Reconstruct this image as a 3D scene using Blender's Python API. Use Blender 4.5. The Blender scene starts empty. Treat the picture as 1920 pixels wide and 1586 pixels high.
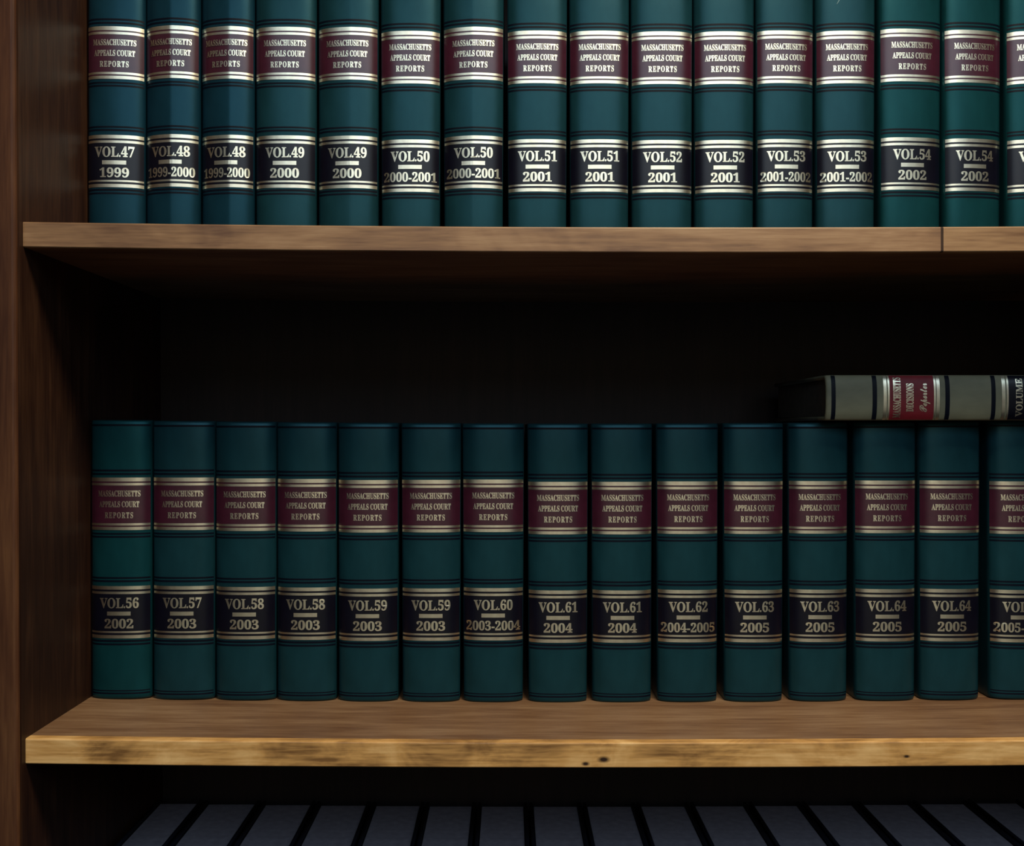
import bpy, math, random
from mathutils import Vector

# ------------------------------------------------------------------ camera, sky, lamps, exposure
SC = bpy.context.scene
COL = SC.collection
F = 1855.0            # focal length in photo pixels (1920 wide)
VX, VY = 955.0, 806.0  # where the camera axis meets the photo
EYE = 1.5
D_FRONT = 0.75        # camera to the front edge of the shelves, metres
D_SPINE = 0.859       # camera to the book spines

def PX(px, d): return (px - VX) * d / F
def PZ(py, d): return EYE - (py - VY) * d / F

cam = bpy.data.cameras.new('camera')
cam.sensor_width = 36.0
cam.lens = F / 1920.0 * 36.0
cam.shift_x = (960.0 - VX) / 1920.0
cam.shift_y = (VY - 793.0) / 1920.0
cam.clip_start = 0.01
co = bpy.data.objects.new('camera', cam)
co.location = (0, 0, EYE)
co.rotation_euler = (math.pi / 2, 0, 0)
COL.objects.link(co)
SC.camera = co

world = bpy.data.worlds.new('room_light')
SC.world = world
world.use_nodes = True
bg = world.node_tree.nodes['Background']
bg.inputs[0].default_value = (0.75, 0.62, 0.55, 1)
bg.inputs[1].default_value = 0.009

def area(name, loc, target, sx, sy, power, color):
    l = bpy.data.lights.new(name, 'AREA')
    l.shape = 'RECTANGLE'; l.size = sx; l.size_y = sy
    l.energy = power; l.color = color
    o = bpy.data.objects.new(name, l)
    o.location = loc
    if target:       # otherwise it faces straight down
        o.rotation_euler = (Vector(target) - Vector(loc)).to_track_quat('-Z', 'Y').to_euler()
    COL.objects.link(o)
    return o

# ceiling lamp just in front of the bookcase, and the long row of ceiling lamps further back in the room
area('ceiling_lamp_near', (0.38, 0.05, 2.74), (0.22, 0.45, 1.4), 0.55, 0.30, 19, (1.0, 0.88, 0.66))
area('ceiling_lamp_far', (0.30, -2.15, 2.75), None, 2.8, 2.6, 58, (0.62, 0.81, 1.0))
area('wall_fill_light', (0.2, -3.9, 2.74), (0.2, -4.6, 1.6), 2.4, 0.25, 22, (1.0, 0.84, 0.62))  # added unseen fill: brightens the far wall so the lower gilt reflects it

SC.view_settings.view_transform = 'Standard'
SC.view_settings.look = 'None'
SC.view_settings.gamma = 1
SC.view_settings.use_curve_mapping = False
SC.view_settings.exposure = 0.0
SC.cycles.use_denoising = True

# ------------------------------------------------------------------ materials
def mat(name):
    m = bpy.data.materials.new(name); m.use_nodes = True
    nt = m.node_tree
    return m, nt, nt.nodes['Principled BSDF']

def ramp(nt, stops):
    r = nt.nodes.new('ShaderNodeValToRGB')
    el = r.color_ramp.elements
    while len(el) < len(stops): el.new(0.5)
    for e, (p, c) in zip(el, stops):
        e.position = p; e.color = (c[0], c[1], c[2], 1)
    return r

def noise(nt, scale, detail=4, stretch=(1, 1, 1), rough=0.55, dist=0.0, loc=(0, 0, 0)):
    tc = nt.nodes.new('ShaderNodeTexCoord'); mp = nt.nodes.new('ShaderNodeMapping')
    mp.inputs['Scale'].default_value = stretch
    mp.inputs['Location'].default_value = loc
    nt.links.new(tc.outputs['Object'], mp.inputs['Vector'])
    n = nt.nodes.new('ShaderNodeTexNoise')
    n.inputs['Scale'].default_value = scale; n.inputs['Detail'].default_value = detail
    n.inputs['Roughness'].default_value = rough; n.inputs['Distortion'].default_value = dist
    nt.links.new(mp.outputs[0], n.inputs['Vector'])
    return n

def bump(nt, p, n, strength, dist=0.001):
    b = nt.nodes.new('ShaderNodeBump')
    b.inputs['Strength'].default_value = strength; b.inputs['Distance'].default_value = dist
    nt.links.new(n.outputs['Fac'], b.inputs['Height'])
    nt.links.new(b.outputs[0], p.inputs['Normal'])

def cloth(name, c, rough=0.5, spec=0.5, tint=None):
    m, nt, p = mat(name)
    n = noise(nt, 55, 3, (1, 1, 0.5))
    r = ramp(nt, [(0.3, [x * 0.82 for x in c]), (0.7, [min(1, x * 1.18) for x in c])])
    nt.links.new(n.outputs['Fac'], r.inputs[0]); nt.links.new(r.outputs[0], p.inputs['Base Color'])
    w = noise(nt, 1600, 2)
    bump(nt, p, w, 0.12, 0.0003)
    p.inputs['Roughness'].default_value = rough
    p.inputs['Specular IOR Level'].default_value = spec
    if tint: p.inputs['Specular Tint'].default_value = (*tint, 1)
    return m

def flat(name, c, rough=0.5, spec=0.5, metal=0.0, grain=0.0):
    m, nt, p = mat(name)
    n = noise(nt, 130, 3)
    r = ramp(nt, [(0.3, [x * 0.86 for x in c]), (0.7, [min(1, x * 1.12) for x in c])])
    nt.links.new(n.outputs['Fac'], r.inputs[0]); nt.links.new(r.outputs[0], p.inputs['Base Color'])
    p.inputs['Roughness'].default_value = rough
    p.inputs['Specular IOR Level'].default_value = spec
    p.inputs['Metallic'].default_value = metal
    if grain:
        bump(nt, p, noise(nt, 900, 2), grain, 0.0003)
    return m

def wood(name, dark, mid, light, axis, blotch=9, rough=0.42, mottle=0.5, knots=(), spec=0.5):
    m, nt, p = mat(name)
    st = {'x': (0.10, 1, 1), 'z': (1, 1, 0.08)}[axis]
    g = noise(nt, 90, 6, st, 0.6, 0.4)
    b = noise(nt, blotch, 4, {'x': (0.55, 1, 1), 'z': (1, 1, 0.5)}[axis], 0.6, 0.6)
    f = noise(nt, 420, 3, {'x': (0.06, 1, 1), 'z': (1, 1, 0.05)}[axis])
    mx = nt.nodes.new('ShaderNodeMix'); mx.data_type = 'FLOAT'
    mx.inputs[0].default_value = mottle
    nt.links.new(g.outputs['Fac'], mx.inputs[2]); nt.links.new(b.outputs['Fac'], mx.inputs[3])
    mx2 = nt.nodes.new('ShaderNodeMix'); mx2.data_type = 'FLOAT'
    mx2.inputs[0].default_value = 0.22
    nt.links.new(mx.outputs[0], mx2.inputs[2]); nt.links.new(f.outputs['Fac'], mx2.inputs[3])
    r = ramp(nt, [(0.38, dark), (0.5, mid), (0.62, light)])
    nt.links.new(mx2.outputs[0], r.inputs[0])
    out = r.outputs[0]
    for (kx, ky, kz, rad) in knots:          # small dark knots in the timber
        tc = nt.nodes.new('ShaderNodeTexCoord'); mp = nt.nodes.new('ShaderNodeMapping')
        mp.vector_type = 'TEXTURE'
        mp.inputs['Location'].default_value = (kx, ky, kz)
        mp.inputs['Scale'].default_value = (rad * 1.9, 1.0, rad)
        nt.links.new(tc.outputs['Object'], mp.inputs['Vector'])
        gr = nt.nodes.new('ShaderNodeTexGradient'); gr.gradient_type = 'SPHERICAL'
        nt.links.new(mp.outputs[0], gr.inputs['Vector'])
        mm = nt.nodes.new('ShaderNodeMix'); mm.data_type = 'RGBA'
        mm.inputs[7].default_value = (dark[0] * 0.15, dark[1] * 0.12, dark[2] * 0.12, 1)
        k2 = nt.nodes.new('ShaderNodeMath'); k2.operation = 'MULTIPLY'; k2.inputs[1].default_value = 1.6; k2.use_clamp = True
        nt.links.new(gr.outputs['Fac'], k2.inputs[0])
        nt.links.new(k2.outputs[0], mm.inputs[0]); nt.links.new(out, mm.inputs[6])
        out = mm.outputs[2]
    nt.links.new(out, p.inputs['Base Color'])
    bump(nt, p, f, 0.15, 0.0005)
    p.inputs['Roughness'].default_value = rough
    p.inputs['Specular IOR Level'].default_value = spec
    return m

M = {
    'teal': cloth('teal_buckram', (0.0065, 0.033, 0.042), 0.33, 0.42, (0.30, 0.82, 1.0)),
    'blue_teal': cloth('blue_teal_buckram', (0.0050, 0.027, 0.043), 0.33, 0.42, (0.26, 0.76, 1.0)),
    'green_teal': cloth('green_teal_buckram', (0.0042, 0.035, 0.041), 0.36, 0.40, (0.22, 0.88, 1.0)),
    'tan': cloth('tan_buckram', (0.19, 0.185, 0.115), 0.6),
    'navy': cloth('navy_buckram', (0.02, 0.024, 0.05), 0.55),
    'maroon': flat('maroon_label', (0.050, 0.008, 0.020), 0.30, 0.7, grain=0.03),
    'red': flat('red_label', (0.20, 0.010, 0.018), 0.5, 0.4, grain=0.15),
    'black': flat('black_label', (0.003, 0.003, 0.009), 0.32, 0.42, grain=0.03),
    'gold': flat('gilt', (0.97, 0.85, 0.64), 0.34, 0.5, 1.0, grain=0.04),
    'tool': flat('tooled_ink', (0.001, 0.003, 0.009), 0.5, 0.15),
    'page': flat('page_edges', (0.30, 0.285, 0.34), 0.9, 0.1),  # darker and bluer than real paper: shade under the shelves put into the colour
    'shaded_page': flat('shaded_page_edges', (0.09, 0.075, 0.06), 0.9, 0.1),  # lying book's pages: shade at its head end painted in as dark colour
    'scuff': flat('scuffed_cloth', (0.16, 0.26, 0.28), 0.6),
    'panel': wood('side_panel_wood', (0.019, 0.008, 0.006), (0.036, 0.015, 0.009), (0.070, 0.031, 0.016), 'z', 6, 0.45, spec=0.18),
    'shelf': wood('shelf_wood', (0.14, 0.062, 0.028), (0.24, 0.125, 0.060), (0.34, 0.20, 0.105), 'x', 8, 0.45, 0.45),
    'band_pale': wood('pale_edge_wood', (0.15, 0.070, 0.034), (0.32, 0.172, 0.080), (0.48, 0.29, 0.150), 'x', 13, 0.5, 0.62),
    'band_gold': wood('golden_edge_wood', (0.24, 0.110, 0.030), (0.70, 0.365, 0.110), (0.98, 0.60, 0.24), 'x', 34, 0.5, 0.6,
                      knots=((PX(1132, 0.75), 0.75, PZ(1424, 0.75), 0.0030), (PX(1098, 0.75), 0.75, PZ(1432, 0.75), 0.0020), (PX(1700, 0.75), 0.75, PZ(1418, 0.75), 0.0016))),
    'band_warm': wood('warm_edge_wood', (0.19, 0.090, 0.036), (0.36, 0.20, 0.090), (0.48, 0.29, 0.14), 'x', 14, 0.5, 0.5),
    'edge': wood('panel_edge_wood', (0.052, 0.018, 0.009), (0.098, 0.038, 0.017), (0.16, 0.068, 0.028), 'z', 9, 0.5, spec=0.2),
    'seam': flat('glue_seam', (0.05, 0.028, 0.018), 0.7, 0.2),
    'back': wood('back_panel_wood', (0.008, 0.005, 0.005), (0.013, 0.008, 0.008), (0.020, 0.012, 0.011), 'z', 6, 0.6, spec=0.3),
    'cream': flat('cream_plaster', (0.82, 0.74, 0.60), 0.9, 0.2),
    'plaster': flat('wall_plaster', (0.30, 0.28, 0.25), 0.9, 0.2),
    'floor': flat('brown_carpet', (0.016, 0.013, 0.012), 0.95, 0.1),
}

# ------------------------------------------------------------------ mesh helpers
class MB:
    def __init__(self): self.v = []; self.f = []; self.m = []
    def quad(self, a, b, c, d, mi=0):
        n = len(self.v); self.v += [a, b, c, d]; self.f.append((n, n + 1, n + 2, n + 3)); self.m.append(mi)
    def box(self, x0, x1, y0, y1, z0, z1, mi=0):
        n = len(self.v)
        self.v += [(x, y, z) for z in (z0, z1) for y in (y0, y1) for x in (x0, x1)]
        for q in ((0, 2, 3, 1), (4, 5, 7, 6), (0, 1, 5, 4), (1, 3, 7, 5), (3, 2, 6, 7), (2, 0, 4, 6)):
            self.f.append(tuple(n + i for i in q)); self.m.append(mi)
    def grid(self, rows, mi=0):
        n = len(self.v); w = len(rows[0])
        for r in rows: self.v += r
        for i in range(len(rows) - 1):
            for j in range(w - 1):
                self.f.append((n + i * w + j, n + i * w + j + 1, n + (i + 1) * w + j + 1, n + (i + 1) * w + j)); self.m.append(mi)
    def build(self, name, mats, parent=None, smooth=False, bevel=0.0, segs=2):
        me = bpy.data.meshes.new(name)
        me.from_pydata(self.v, [], self.f)
        for m in (mats if isinstance(mats, (list, tuple)) else [mats]): me.materials.append(m)
        me.polygons.foreach_set('material_index', self.m)
        me.validate(); me.update()
        if smooth:
            me.polygons.foreach_set('use_smooth', [True] * len(me.polygons))
        o = bpy.data.objects.new(name, me)
        COL.objects.link(o)
        if parent: o.parent = parent
        if bevel:
            b = o.modifiers.new('bevel', 'BEVEL'); b.width = bevel; b.segments = segs
            b.limit_method = 'ANGLE'; b.angle_limit = math.radians(40)
            b.harden_normals = False
        return o

def tag(o, label, cat, group=None):
    o['label'] = label; o['category'] = cat
    if group: o['group'] = group

def thing(name, loc, label, cat, group=None, rot=(0, 0, 0)):
    o = bpy.data.objects.new(name, None)
    o.empty_display_size = 0.02
    COL.objects.link(o)
    o.location = loc; o.rotation_euler = rot
    tag(o, label, cat, group)
    return o

# lettering: outlines of the default font's bold serif letters, laid on the spine
_cache = {}
def letters(text, script=False, spacing=1.0):
    key = (text, script, spacing)
    if key in _cache: return _cache[key]
    s = ''
    for c in text:
        if script and c.isalpha(): s += chr((0x1D4D0 + ord(c) - 65) if c.isupper() else (0x1D4EA + ord(c) - 97))
        elif 'A' <= c <= 'Z': s += chr(0x1D400 + ord(c) - 65)
        elif '0' <= c <= '9': s += chr(0x1D7CE + ord(c) - 48)
        else: s += c
    cu = bpy.data.curves.new('letters', 'FONT'); cu.body = s; cu.resolution_u = 3
    cu.offset = 0.016; cu.space_character = spacing
    o = bpy.data.objects.new('letters', cu); COL.objects.link(o)
    dg = bpy.context.evaluated_depsgraph_get(); dg.update()
    ev = o.evaluated_get(dg); me = ev.to_mesh()
    vs = [(v.co.x, v.co.y) for v in me.vertices]; fs = [tuple(p.vertices) for p in me.polygons]
    ev.to_mesh_clear()
    bpy.data.objects.remove(o); bpy.data.curves.remove(cu)
    x0 = min(v[0] for v in vs); x1 = max(v[0] for v in vs); y0 = min(v[1] for v in vs); y1 = max(v[1] for v in vs)
    vs = [((x - x0) / (x1 - x0) - 0.5, (y - y0) / (y1 - y0)) for x, y in vs]
    _cache[key] = (vs, fs)
    return _cache[key]

U = 1.0 / 2154.0     # one photo pixel on the spine plane, in metres
BH = 0.2421          # height of a report volume

class Spine:
    """Curved back of a standing book: x across, z up, y = 0 at the crown, boards going to +y."""
    def __init__(self, w, h, bulge=0.006, taper=0.03, slant=0.0, crease=None):
        self.hw = w / 2; self.h = h; self.b = bulge; self.tp = taper; self.s = slant; self.c = crease
    def half(self, z): return self.hw * (1 - self.tp * (1 - min(1, max(0, z / self.h))))
    def depth(self, u):
        a = abs(u)
        d = self.b * (0.45 * a * a + 0.55 * a ** 6) + self.s * u * self.hw
        if self.c:
            u0, k = self.c
            t = u - u0; r = math.sqrt(t * t + 0.0025)      # softly rounded ridge
            d += k * self.hw * (0.675 * r - 0.325 * t - 0.45)
        return d
    def p(self, u, z, off=0.0):
        return (u * self.half(z), self.depth(u) - off, z)
    def ux(self, x, z, off):
        h = self.half(z); return (x, self.depth(x / h) - off, z)

def strip(mb, sp, z0, z1, off, u=0.985, mi=0, n=22):
    us = sorted([-u + 2 * u * j / n for j in range(n + 1)] + ([sp.c[0] + 0.011, sp.c[0] - 0.03, sp.c[0] + 0.05] if sp.c else []))
    rows = [[sp.p(t, z, off) for t in us] for z in (z0, z1)]
    mb.grid(rows, mi)

def put_text(mb, sp, text, zb, height, width, off, xc=0.0, script=False, spacing=1.0):
    vs, fs = letters(text, script, spacing)
    n = len(mb.v)
    for x, y in vs:
        mb.v.append(sp.ux(xc + x * width, zb + y * height, off))
    for f in fs:
        mb.f.append(tuple(n + i for i in f)); mb.m.append(0)

def cover(root, sp, cmat, tooled, dep=0.165, scuffs=()):
    mb = MB(); H = sp.h; t = 0.0032; N = 28
    us = sorted([-1 + 2 * i / N for i in range(N + 1)] + ([sp.c[0] + 0.011, sp.c[0] - 0.03, sp.c[0] + 0.05] if sp.c else []))
    zs = [0.0, 0.0012, 0.004] + [H * k / 8 for k in range(1, 8)] + [H - 0.004, H - 0.0012, H]
    loops = []
    for z in zs:
        e = 0.0012 if z in (0.0, H) else (0.0003 if z in (0.0012, H - 0.0012) else 0.0)
        hw = sp.half(z)
        out = [(-hw, dep, z), (-hw, 0.02, z), (-hw, 0.012, z)] + \
              [(u * (hw - e * 0.3), sp.depth(u) + e, z) for u in us] + [(hw, 0.012, z), (hw, 0.02, z), (hw, dep, z)]
        h2 = hw - t
        inn = [(-h2, dep, z), (-h2, 0.02, z), (-h2, 0.0135, z)] + \
              [(u * h2, sp.depth(u) + t, z) for u in us] + [(h2, 0.0135, z), (h2, 0.02, z), (h2, dep, z)]
        loops.append((out, inn))
    n = len(loops[0][0])
    for L in loops: mb.v += L[0] + L[1]
    W = 2 * n
    def add(*q): mb.f.append(q); mb.m.append(0)
    for i in range(len(zs) - 1):
        for j in range(n - 1):
            add(i * W + j, i * W + j + 1, (i + 1) * W + j + 1, (i + 1) * W + j)
            add(i * W + n + j + 1, i * W + n + j, (i + 1) * W + n + j, (i + 1) * W + n + j + 1)
        add(i * W + n, i * W, (i + 1) * W, (i + 1) * W + n)
        add(i * W + n - 1, i * W + 2 * n - 1, (i + 1) * W + 2 * n - 1, (i + 1) * W + n - 1)
    for i, flip in ((0, False), (len(zs) - 1, True)):
        for j in range(n - 1):
            q = (i * W + j, i * W + n + j, i * W + n + j + 1, i * W + j + 1)
            add(*(q[::-1] if flip else q))
    for z0, z1 in tooled: strip(mb, sp, z0, z1, 0.00012, mi=1)
    for (x0, z0, x1, z1, w) in scuffs:
        n0 = len(mb.v); K = 6
        for k in range(K + 1):
            x = x0 + (x1 - x0) * k / K; z = z0 + (z1 - z0) * k / K + 0.0006 * math.sin(k * 1.7)
            ww = w * (0.3 + math.sin(math.pi * (k + 0.4) / (K + 1)))
            mb.v += [sp.ux(x - ww, z, 0.0002), sp.ux(x + ww, z, 0.0002)]
        for k in range(K):
            mb.f.append((n0 + 2 * k, n0 + 2 * k + 1, n0 + 2 * k + 3, n0 + 2 * k + 2)); mb.m.append(2)
    return mb.build('cover', [cmat, M['tool'], M['scuff']], root, smooth=True)

def pages(root, sp, dep=0.165, pm='page'):
    mb = MB(); hw = sp.half(0) - 0.0036
    y0 = max(sp.depth(u / 10) for u in range(-10, 11)) + 0.005
    mb.box(-hw, hw, min(y0, 0.016), dep - 0.004, 0.003, sp.h - 0.003)
    return mb.build('page_block', M[pm], root)

def band(root, sp, strips):
    mb = MB()
    for z0, z1 in strips: strip(mb, sp, z0, z1, 0.00034)
    o = mb.build('gilt_band', M['gold'], root, smooth=True)
    o['label'] = 'double gilt rule across the spine'
    return o

def report(x0, x1, y, base, label, group, vol, year, gold_top, cmat='teal', slant=0.0, crease=None, bulge=0.006, taper=0.03, scuffs=()):
    """One green law report between x0 and x1 on a shelf at height base; gold_top = height of its uppermost gilt rule."""
    w = (x1 - x0)
    root = thing('law_book', ((x0 + x1) / 2, y, base), label, 'book', group)
    sp = Spine(w, BH, bulge, taper, slant, crease)
    s = (gold_top - base) - 411.6 * U
    def z(a): return a * U + s
    tooled = [(9 * U, 12 * U), (14.5 * U, 16.5 * U), (z(98), z(101.4)), (z(104), z(108)), (z(216), z(219.6)), (z(222.2), z(225.4)),
              (z(299), z(302.4)), (z(304.8), z(308)), (z(416.5), z(420)), (z(423), z(426.6)), (510.5 * U, 514 * U)]
    cover(root, sp, M[cmat], tooled, scuffs=scuffs)
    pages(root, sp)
    mb = MB(); strip(mb, sp, z(319), z(405), 0.0002)
    tl = mb.build('title_label', M['maroon'], root, smooth=True); tl['label'] = 'maroon title label'
    mb = MB(); strip(mb, sp, z(116), z(204), 0.0002)
    vl = mb.build('volume_label', M['black'], root, smooth=True); vl['label'] = 'black volume label'
    band(root, sp, [(z(404.3), z(411.6)), (z(396.8), z(401.4))])
    band(root, sp, [(z(322), z(326.2)), (z(313.4), z(319.2))])
    band(root, sp, [(z(202), z(208.6)), (z(193.8), z(198.4))])
    band(root, sp, [(z(121), z(124.4)), (z(110.8), z(117))])
    o = 0.0006 if crease else 0.0004
    mb = MB()
    put_text(mb, sp, 'MASSACHUSETTS', z(376), 11.5 * U, 79 * U, o)
    put_text(mb, sp, 'APPEALS COURT', z(356), 11.5 * U, 75 * U, o)
    put_text(mb, sp, 'REPORTS', z(335.5), 11.5 * U, 53 * U, o, spacing=1.25)
    mb.build('lettering', M['gold'], tl)
    mb = MB()
    put_text(mb, sp, 'VOL.' + vol, z(167.0), 20.5 * U, 73 * U, o)
    yw = {4: 54, 9: 101}[len(year)]
    put_text(mb, sp, year, z(129.3), 18.5 * U, min(yw * U, w * 0.88), o)
    n = 8; a = 22 * U
    mb.grid([[sp.ux(-a + 2 * a * j / n, zz, o) for j in range(n + 1)] for zz in (z(153.5), z(161))])
    mb.build('lettering', M['gold'], vl)
    return root

# ------------------------------------------------------------------ the setting
mb = MB(); mb.box(-3, 3, -4.6, 1.165, -0.05, 0.0)
fl = mb.build('floor', M['floor']); fl['kind'] = 'structure'
mb = MB(); mb.box(-3, 3, 1.065, 1.165, 0.0, 2.85)
fl = mb.build('wall_back', M['plaster']); fl['kind'] = 'structure'
mb = MB(); mb.box(-3, 3, -4.6, 1.165, 2.80, 2.85)
fl = mb.build('ceiling', M['plaster']); fl['kind'] = 'structure'
mb = MB(); mb.box(-3, 3, -4.7, -4.6, 0.0, 2.85)
fl = mb.build('wall_front', M['cream']); fl['kind'] = 'structure'

# ------------------------------------------------------------------ the bookcase
XL, XR = PX(45, D_FRONT), 0.55
Y_PANEL = 0.744; Y_BACK = 1.045

def lean(z): return -(z - 1.5) * 0.005
def quad_fit(pts):
    (a, A), (b, B), (c, C) = pts
    def f(x): return A * (x - b) * (x - c) / ((a - b) * (a - c)) + B * (x - a) * (x - c) / ((b - a) * (b - c)) + C * (x - a) * (x - b) / ((c - a) * (c - b))
    return f
XS = (PX(45, D_FRONT), PX(1000, D_FRONT), PX(1920, D_FRONT))
z_up = quad_fit(tuple(zip(XS, (PZ(415.5, D_FRONT), PZ(425, D_FRONT), PZ(424, D_FRONT)))))
z_lo = quad_fit(tuple(zip(XS, (PZ(1384.5, D_FRONT), PZ(1392, D_FRONT), PZ(1388, D_FRONT)))))
P = 0.391
z_b3 = lambda x: z_lo(x) - P
z_top = lambda x: z_up(x) + P
TH = 0.0191

case = thing('bookcase', (0, 0.9, 0), 'tall wooden bookcase with sagging brown shelves full of law books', 'bookcase')
def under(o):
    o.parent = case; o.matrix_parent_inverse = case.matrix_world.inverted()
    o.location = (0, -0.9, 0)
    return o

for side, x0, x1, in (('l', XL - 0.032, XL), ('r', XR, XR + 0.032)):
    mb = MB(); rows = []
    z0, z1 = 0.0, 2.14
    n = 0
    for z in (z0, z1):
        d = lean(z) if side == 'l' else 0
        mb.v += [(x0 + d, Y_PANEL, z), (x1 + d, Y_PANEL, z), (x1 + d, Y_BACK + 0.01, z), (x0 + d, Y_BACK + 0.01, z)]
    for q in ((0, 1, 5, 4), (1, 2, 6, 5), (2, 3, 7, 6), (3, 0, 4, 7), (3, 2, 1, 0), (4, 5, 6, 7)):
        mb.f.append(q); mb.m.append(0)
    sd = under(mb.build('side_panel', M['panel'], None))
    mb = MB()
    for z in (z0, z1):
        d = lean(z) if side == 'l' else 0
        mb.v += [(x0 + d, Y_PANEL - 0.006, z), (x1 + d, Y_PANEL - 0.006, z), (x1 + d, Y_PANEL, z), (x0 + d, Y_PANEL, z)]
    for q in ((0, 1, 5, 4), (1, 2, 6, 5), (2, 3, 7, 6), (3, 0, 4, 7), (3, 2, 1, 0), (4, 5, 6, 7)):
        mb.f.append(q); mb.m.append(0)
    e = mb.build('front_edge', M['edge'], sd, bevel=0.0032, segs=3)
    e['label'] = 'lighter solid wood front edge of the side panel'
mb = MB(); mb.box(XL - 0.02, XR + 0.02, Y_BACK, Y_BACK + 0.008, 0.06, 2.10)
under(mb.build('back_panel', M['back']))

def shelf(zf, y0, front, seams=()):
    """Board with a solid wood edge; zf(x) is the height of its sagging top."""
    N = 24
    def prism(mb, xa, xb, ya, yb, r):
        prof = [(ya, r), (ya + r * 0.3, r * 0.3), (ya + r, 0), (yb, 0), (yb, TH), (ya + r * 0.6, TH), (ya, TH - r * 0.6)]
        n0 = len(mb.v); k = len(prof); steps = max(2, int(N * (xb - xa) / (XR - XL)))
        for i in range(steps + 1):
            x = xa + (xb - xa) * i / steps
            zt = zf(x)
            xx = x + (lean(zt) if i == 0 and abs(xa - XL) < 1e-6 else 0)
            mb.v += [(xx, y, zt - dz) for y, dz in prof]
        for i in range(steps):
            for j in range(k):
                a = n0 + i * k + j; b = n0 + i * k + (j + 1) % k
                mb.f.append((a, b, b + k, a + k)); mb.m.append(0)
        mb.f.append(tuple(n0 + j for j in range(k))); mb.m.append(0)
        mb.f.append(tuple(n0 + steps * k + j for j in reversed(range(k)))); mb.m.append(0)
    mb = MB(); prism(mb, XL, XR, y0 + 0.008, Y_BACK, 0.0001)
    s = under(mb.build('shelf', M['shelf']))
    xs = [XL] + list(seams) + [XR]
    for i in range(len(xs) - 1):
        mb = MB(); prism(mb, xs[i] + (0.0004 if i else 0), xs[i + 1], y0, y0 + 0.008, 0.0011)
        e = mb.build('shelf_edge', front[i], s)
        e['label'] = 'solid wood front edge of the shelf'
    for sx in seams:
        mb = MB(); prism(mb, sx - 0.0016, sx + 0.0004, y0 - 0.00006, y0 + 0.004, 0.0011)
        e = mb.build('edge_joint', M['seam'], s); e['label'] = 'dark joint in the shelf edge'
    return s
shelf(z_top, D_FRONT, [M['band_pale']])
shelf(z_up, D_FRONT, [M['band_pale'], M['band_warm']], (PX(1768, D_FRONT),))
shelf(z_lo, D_FRONT, [M['band_gold']])
shelf(z_b3, D_FRONT, [M['band_gold']])
shelf(lambda x: z_lo(x) - 2 * P, D_FRONT, [M['band_gold']])
shelf(lambda x: 0.09, D_FRONT, [M['band_gold']])
mb = MB(); mb.box(XL, XR, Y_PANEL + 0.03, Y_PANEL + 0.05, 0.0, 0.07)
under(mb.build('kick_board', M['panel']))

# ------------------------------------------------------------------ upper shelf of reports
DS = D_SPINE
upper = [  # left px, right px, volume, year, gilt top px, cloth, slant, crease
    (163.5, 269.5, '47', '1999', 49.5, 'blue_teal', 0.06, None),
    (271.7, 373.0, '48', '1999-2000', 49.0, 'blue_teal', 0.0, (0.02, 0.16)),
    (376.3, 475.6, '48', '1999-2000', 50.0, 'blue_teal', 0.0, (0.15, 0.14)),
    (479.0, 591.8, '49', '2000', 50.4, 'teal', 0.0, None),
    (596.0, 708.6, '49', '2000', 51.4, 'teal', 0.0, (0.1, 0.09)),
    (713.6, 825.7, '50', '2000-2001', 58.0, 'teal', 0.0, None),
    (831.0, 944.5, '50', '2000-2001', 51.4, 'teal', 0.0, (-0.02, 0.13)),
    (951.0, 1063.6, '51', '2001', 57.4, 'teal', 0.0, None),
    (1067.7, 1180.0, '51', '2001', 57.7, 'teal', 0.0, None),
    (1183.4, 1298.8, '52', '2001', 59.0, 'teal', 0.0, None),
    (1301.6, 1414.5, '52', '2001', 59.0, 'teal', 0.0, None),
    (1418.0, 1526.3, '53', '2001-2002', 57.4, 'teal', 0.05, None),
    (1530.3, 1641.3, '53', '2001-2002', 57.7, 'teal', 0.0, None),
    (1648.6, 1766.0, '54', '2002', 54.2, 'green_teal', 0.07, None),
    (1768.2, 1880.0, '54', '2002', 56.7, 'green_teal', 0.11, None),
    (1887.5, 1999.0, '55', '2002', 58.0, 'green_teal', 0.0, None),
]
lower = [
    (163.8, 282.4, '56', '2002', 895.3, 'green_teal'),
    (286.0, 401.2, '57', '2003', 895.3, 'teal'),
    (403.5, 516.6, '58', '2003', 897.0, 'teal'),
    (518.4, 630.0, '58', '2003', 898.0, 'teal'),
    (633.6, 746.5, '59', '2003', 900.0, 'teal'),
    (752.5, 864.2, '59', '2003', 899.7, 'teal'),
    (867.0, 982.7, '60', '2003-2004', 899.0, 'teal'),
    (989.2, 1102.8, '61', '2004', 903.4, 'teal'),
    (1109.0, 1223.4, '61', '2004', 903.4, 'teal'),
    (1231.4, 1347.0, '62', '2004-2005', 902.6, 'teal'),
    (1356.9, 1469.4, '63', '2005', 902.6, 'teal'),
    (1479.2, 1591.2, '63', '2005', 902.0, 'teal'),
    (1602.9, 1718.2, '64', '2005', 901.0, 'teal'),
    (1724.2, 1838.8, '64', '2005', 900.8, 'teal'),
    (1856.0, 1970.0, '65', '2005-2006', 902.6, 'teal'),
]
def name_it(rows, i, where):
    vol, year = rows[i][2], rows[i][3]
    prev = rows[i - 1][2] if i else None
    nxt = rows[i + 1][2] if i + 1 < len(rows) else None
    s = 'green law book marked VOL. %s %s, %s' % (vol, year, where)
    if nxt == vol: s += ', the copy beside VOL. ' + prev
    elif prev == vol: s += ', the copy beside VOL. ' + (nxt or '')
    return s

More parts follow.
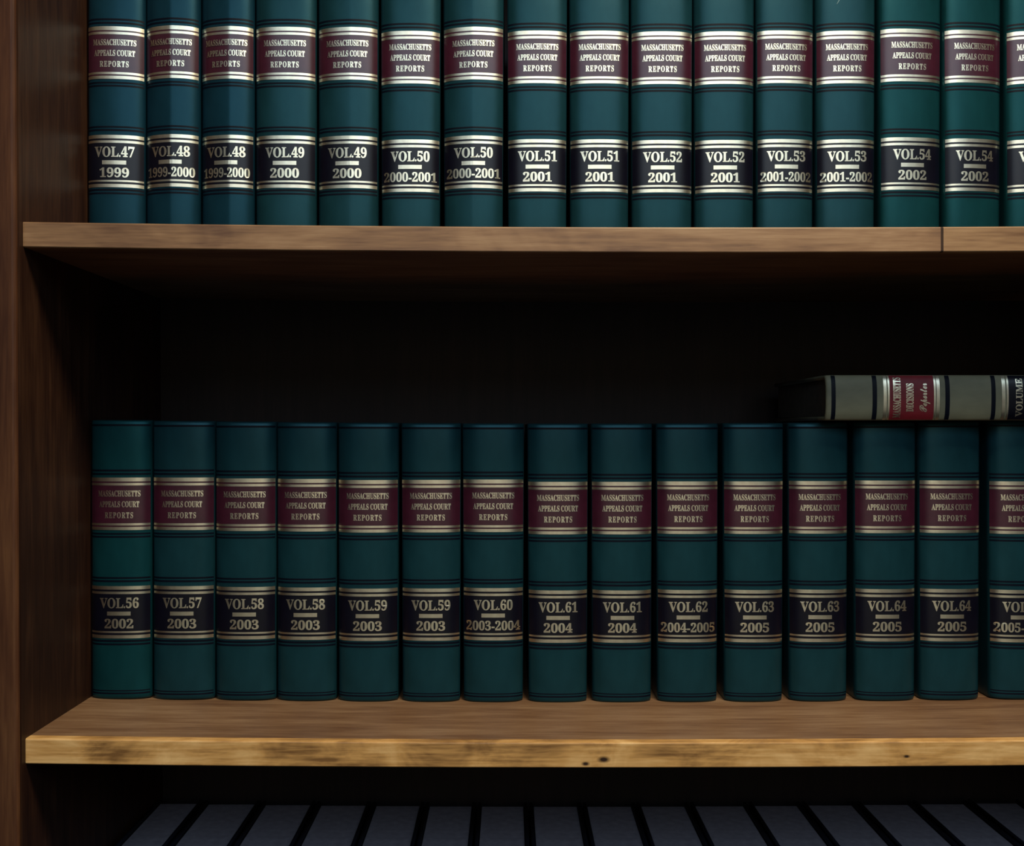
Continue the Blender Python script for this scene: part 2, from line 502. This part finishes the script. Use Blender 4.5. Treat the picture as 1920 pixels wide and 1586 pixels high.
rnd = random.Random(5)
for i, (a, b, vol, year, g, cm, sl, cr) in enumerate(upper):
    x0, x1 = PX(a, DS + 0.004), PX(b, DS + 0.004)
    x0 = max(x0, XL + 0.0012 + lean(1.65))
    base = max(z_up(x0), z_up(x1), z_up((x0 + x1) / 2)) + 0.0003
    lab = name_it(upper, i, 'upper shelf')
    if vol == '55': lab = 'green law book cut off at the end of the upper shelf, after VOL. 54'
    sc = ()
    if i == 12: sc = ((-0.009, 0.2155, 0.008, 0.2400, 0.0005),)
    report(x0, x1, DS, base, lab, 'green law reports on the upper shelf', vol, year, PZ(g, DS), cm, sl, cr,
           bulge=0.0052 + rnd.random() * 0.001, taper=0.015 if i < 5 else 0.04, scuffs=sc)
tops = []
for i, (a, b, vol, year, g, cm) in enumerate(lower):
    x0, x1 = PX(a, DS + 0.004), PX(b, DS + 0.004)
    x0 = max(x0, XL + 0.0012 + lean(1.2))
    base = max(z_lo(x0), z_lo(x1), z_lo((x0 + x1) / 2)) + 0.0003
    lab = name_it(lower, i, 'shelf below')
    if vol == '65': lab = 'green law book cut off at the end of the lower row, after VOL. 64'
    report(x0, x1, DS, base, lab, 'green law reports on the lower shelf', vol, year, PZ(g, DS), cm, 0.0, None,
           bulge=0.0062 + rnd.random() * 0.001, taper=0.02 if i < 5 else 0.045)
    if i > 10: tops.append(base + BH)

# ------------------------------------------------------------------ tan book lying across the lower row
def lying():
    d = 0.838; W = 0.0382; H = BH
    xh = PX(1549.5, d)
    root = thing('law_book', (xh + H, d, max(tops) + W / 2 + 0.0003),
                 'tan law book with red title label lying flat on top of the green row', 'book', None, (0, -math.pi / 2, 0))
    sp = Spine(W, H, 0.0035, 0.0)
    k = d / F
    def z(px): return H - (px - 1549.5) * k
    tooled = [(z(1567), z(1559)), (z(1644.5), z(1636)), (z(1781), z(1772.5)), (z(1867), z(1859))]
    cover(root, sp, M['tan'], tooled)
    pages(root, sp, pm='shaded_page')
    mb = MB(); strip(mb, sp, z(1752), z(1667), 0.0002)
    tl = mb.build('title_label', M['red'], root, smooth=True); tl['label'] = 'red title label'
    mb = MB(); strip(mb, sp, z(1976), z(1890), 0.0002)
    vl = mb.build('volume_label', M['black'], root, smooth=True); vl['label'] = 'black volume label'
    band(root, sp, [(z(1662.5), z(1656.5)), (z(1668), z(1664.5))])
    band(root, sp, [(z(1754.5), z(1751)), (z(1762), z(1756))])
    band(root, sp, [(z(1885), z(1878.5)), (z(1891), z(1887.5))])
    band(root, sp, [(z(1980), z(1976)), (z(1988), z(1982))])
    mb = MB()
    put_text(mb, sp, 'MASSACHUSETTS', z(1689), 14.5 * k, 76 * k, 0.0004)
    put_text(mb, sp, 'DECISIONS', z(1713), 14 * k, 53 * k, 0.0004)
    put_text(mb, sp, 'Reporter', z(1744), 20 * k, 54 * k, 0.0004, script=True)
    mb.build('lettering', M['gold'], tl)
    mb = MB()
    put_text(mb, sp, 'VOLUME', z(1917.5), 13 * k, 72 * k, 0.0004)
    mb.build('lettering', M['gold'], vl)
lying()

# ------------------------------------------------------------------ bottom row: only the tops show
starts = [212, 324, 444, 560, 675, 787, 896, 1004, 1116, 1229, 1341, 1464, 1576, 1691, 1809, 1925, 2036]
words = 'first second third fourth fifth sixth seventh eighth ninth tenth eleventh twelfth thirteenth fourteenth fifteenth sixteenth'.split()
for i in range(16):
    d = 0.9137
    x0 = PX(starts[i], d) - 0.0032; x1 = PX(starts[i + 1], d) - 0.0032 - 0.0025
    x0 = max(x0, XL + 0.0012 + lean(0.87))
    base = max(z_b3(x0), z_b3(x1), z_b3((x0 + x1) / 2)) + 0.0003
    lab = 'dark book under the golden shelf, only its top visible, %s from side panel' % words[i]
    root = thing('law_book', ((x0 + x1) / 2, D_SPINE, base), lab, 'book', 'dark books below the golden shelf')
    sp = Spine(x1 - x0, BH, 0.006, 0.02)
    cover(root, sp, M['navy'], [(9 * U, 11 * U), (511 * U, 513 * U)])
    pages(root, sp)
    for zz in (116, 202, 319, 404): band(root, sp, [(zz * U, (zz + 6) * U)])
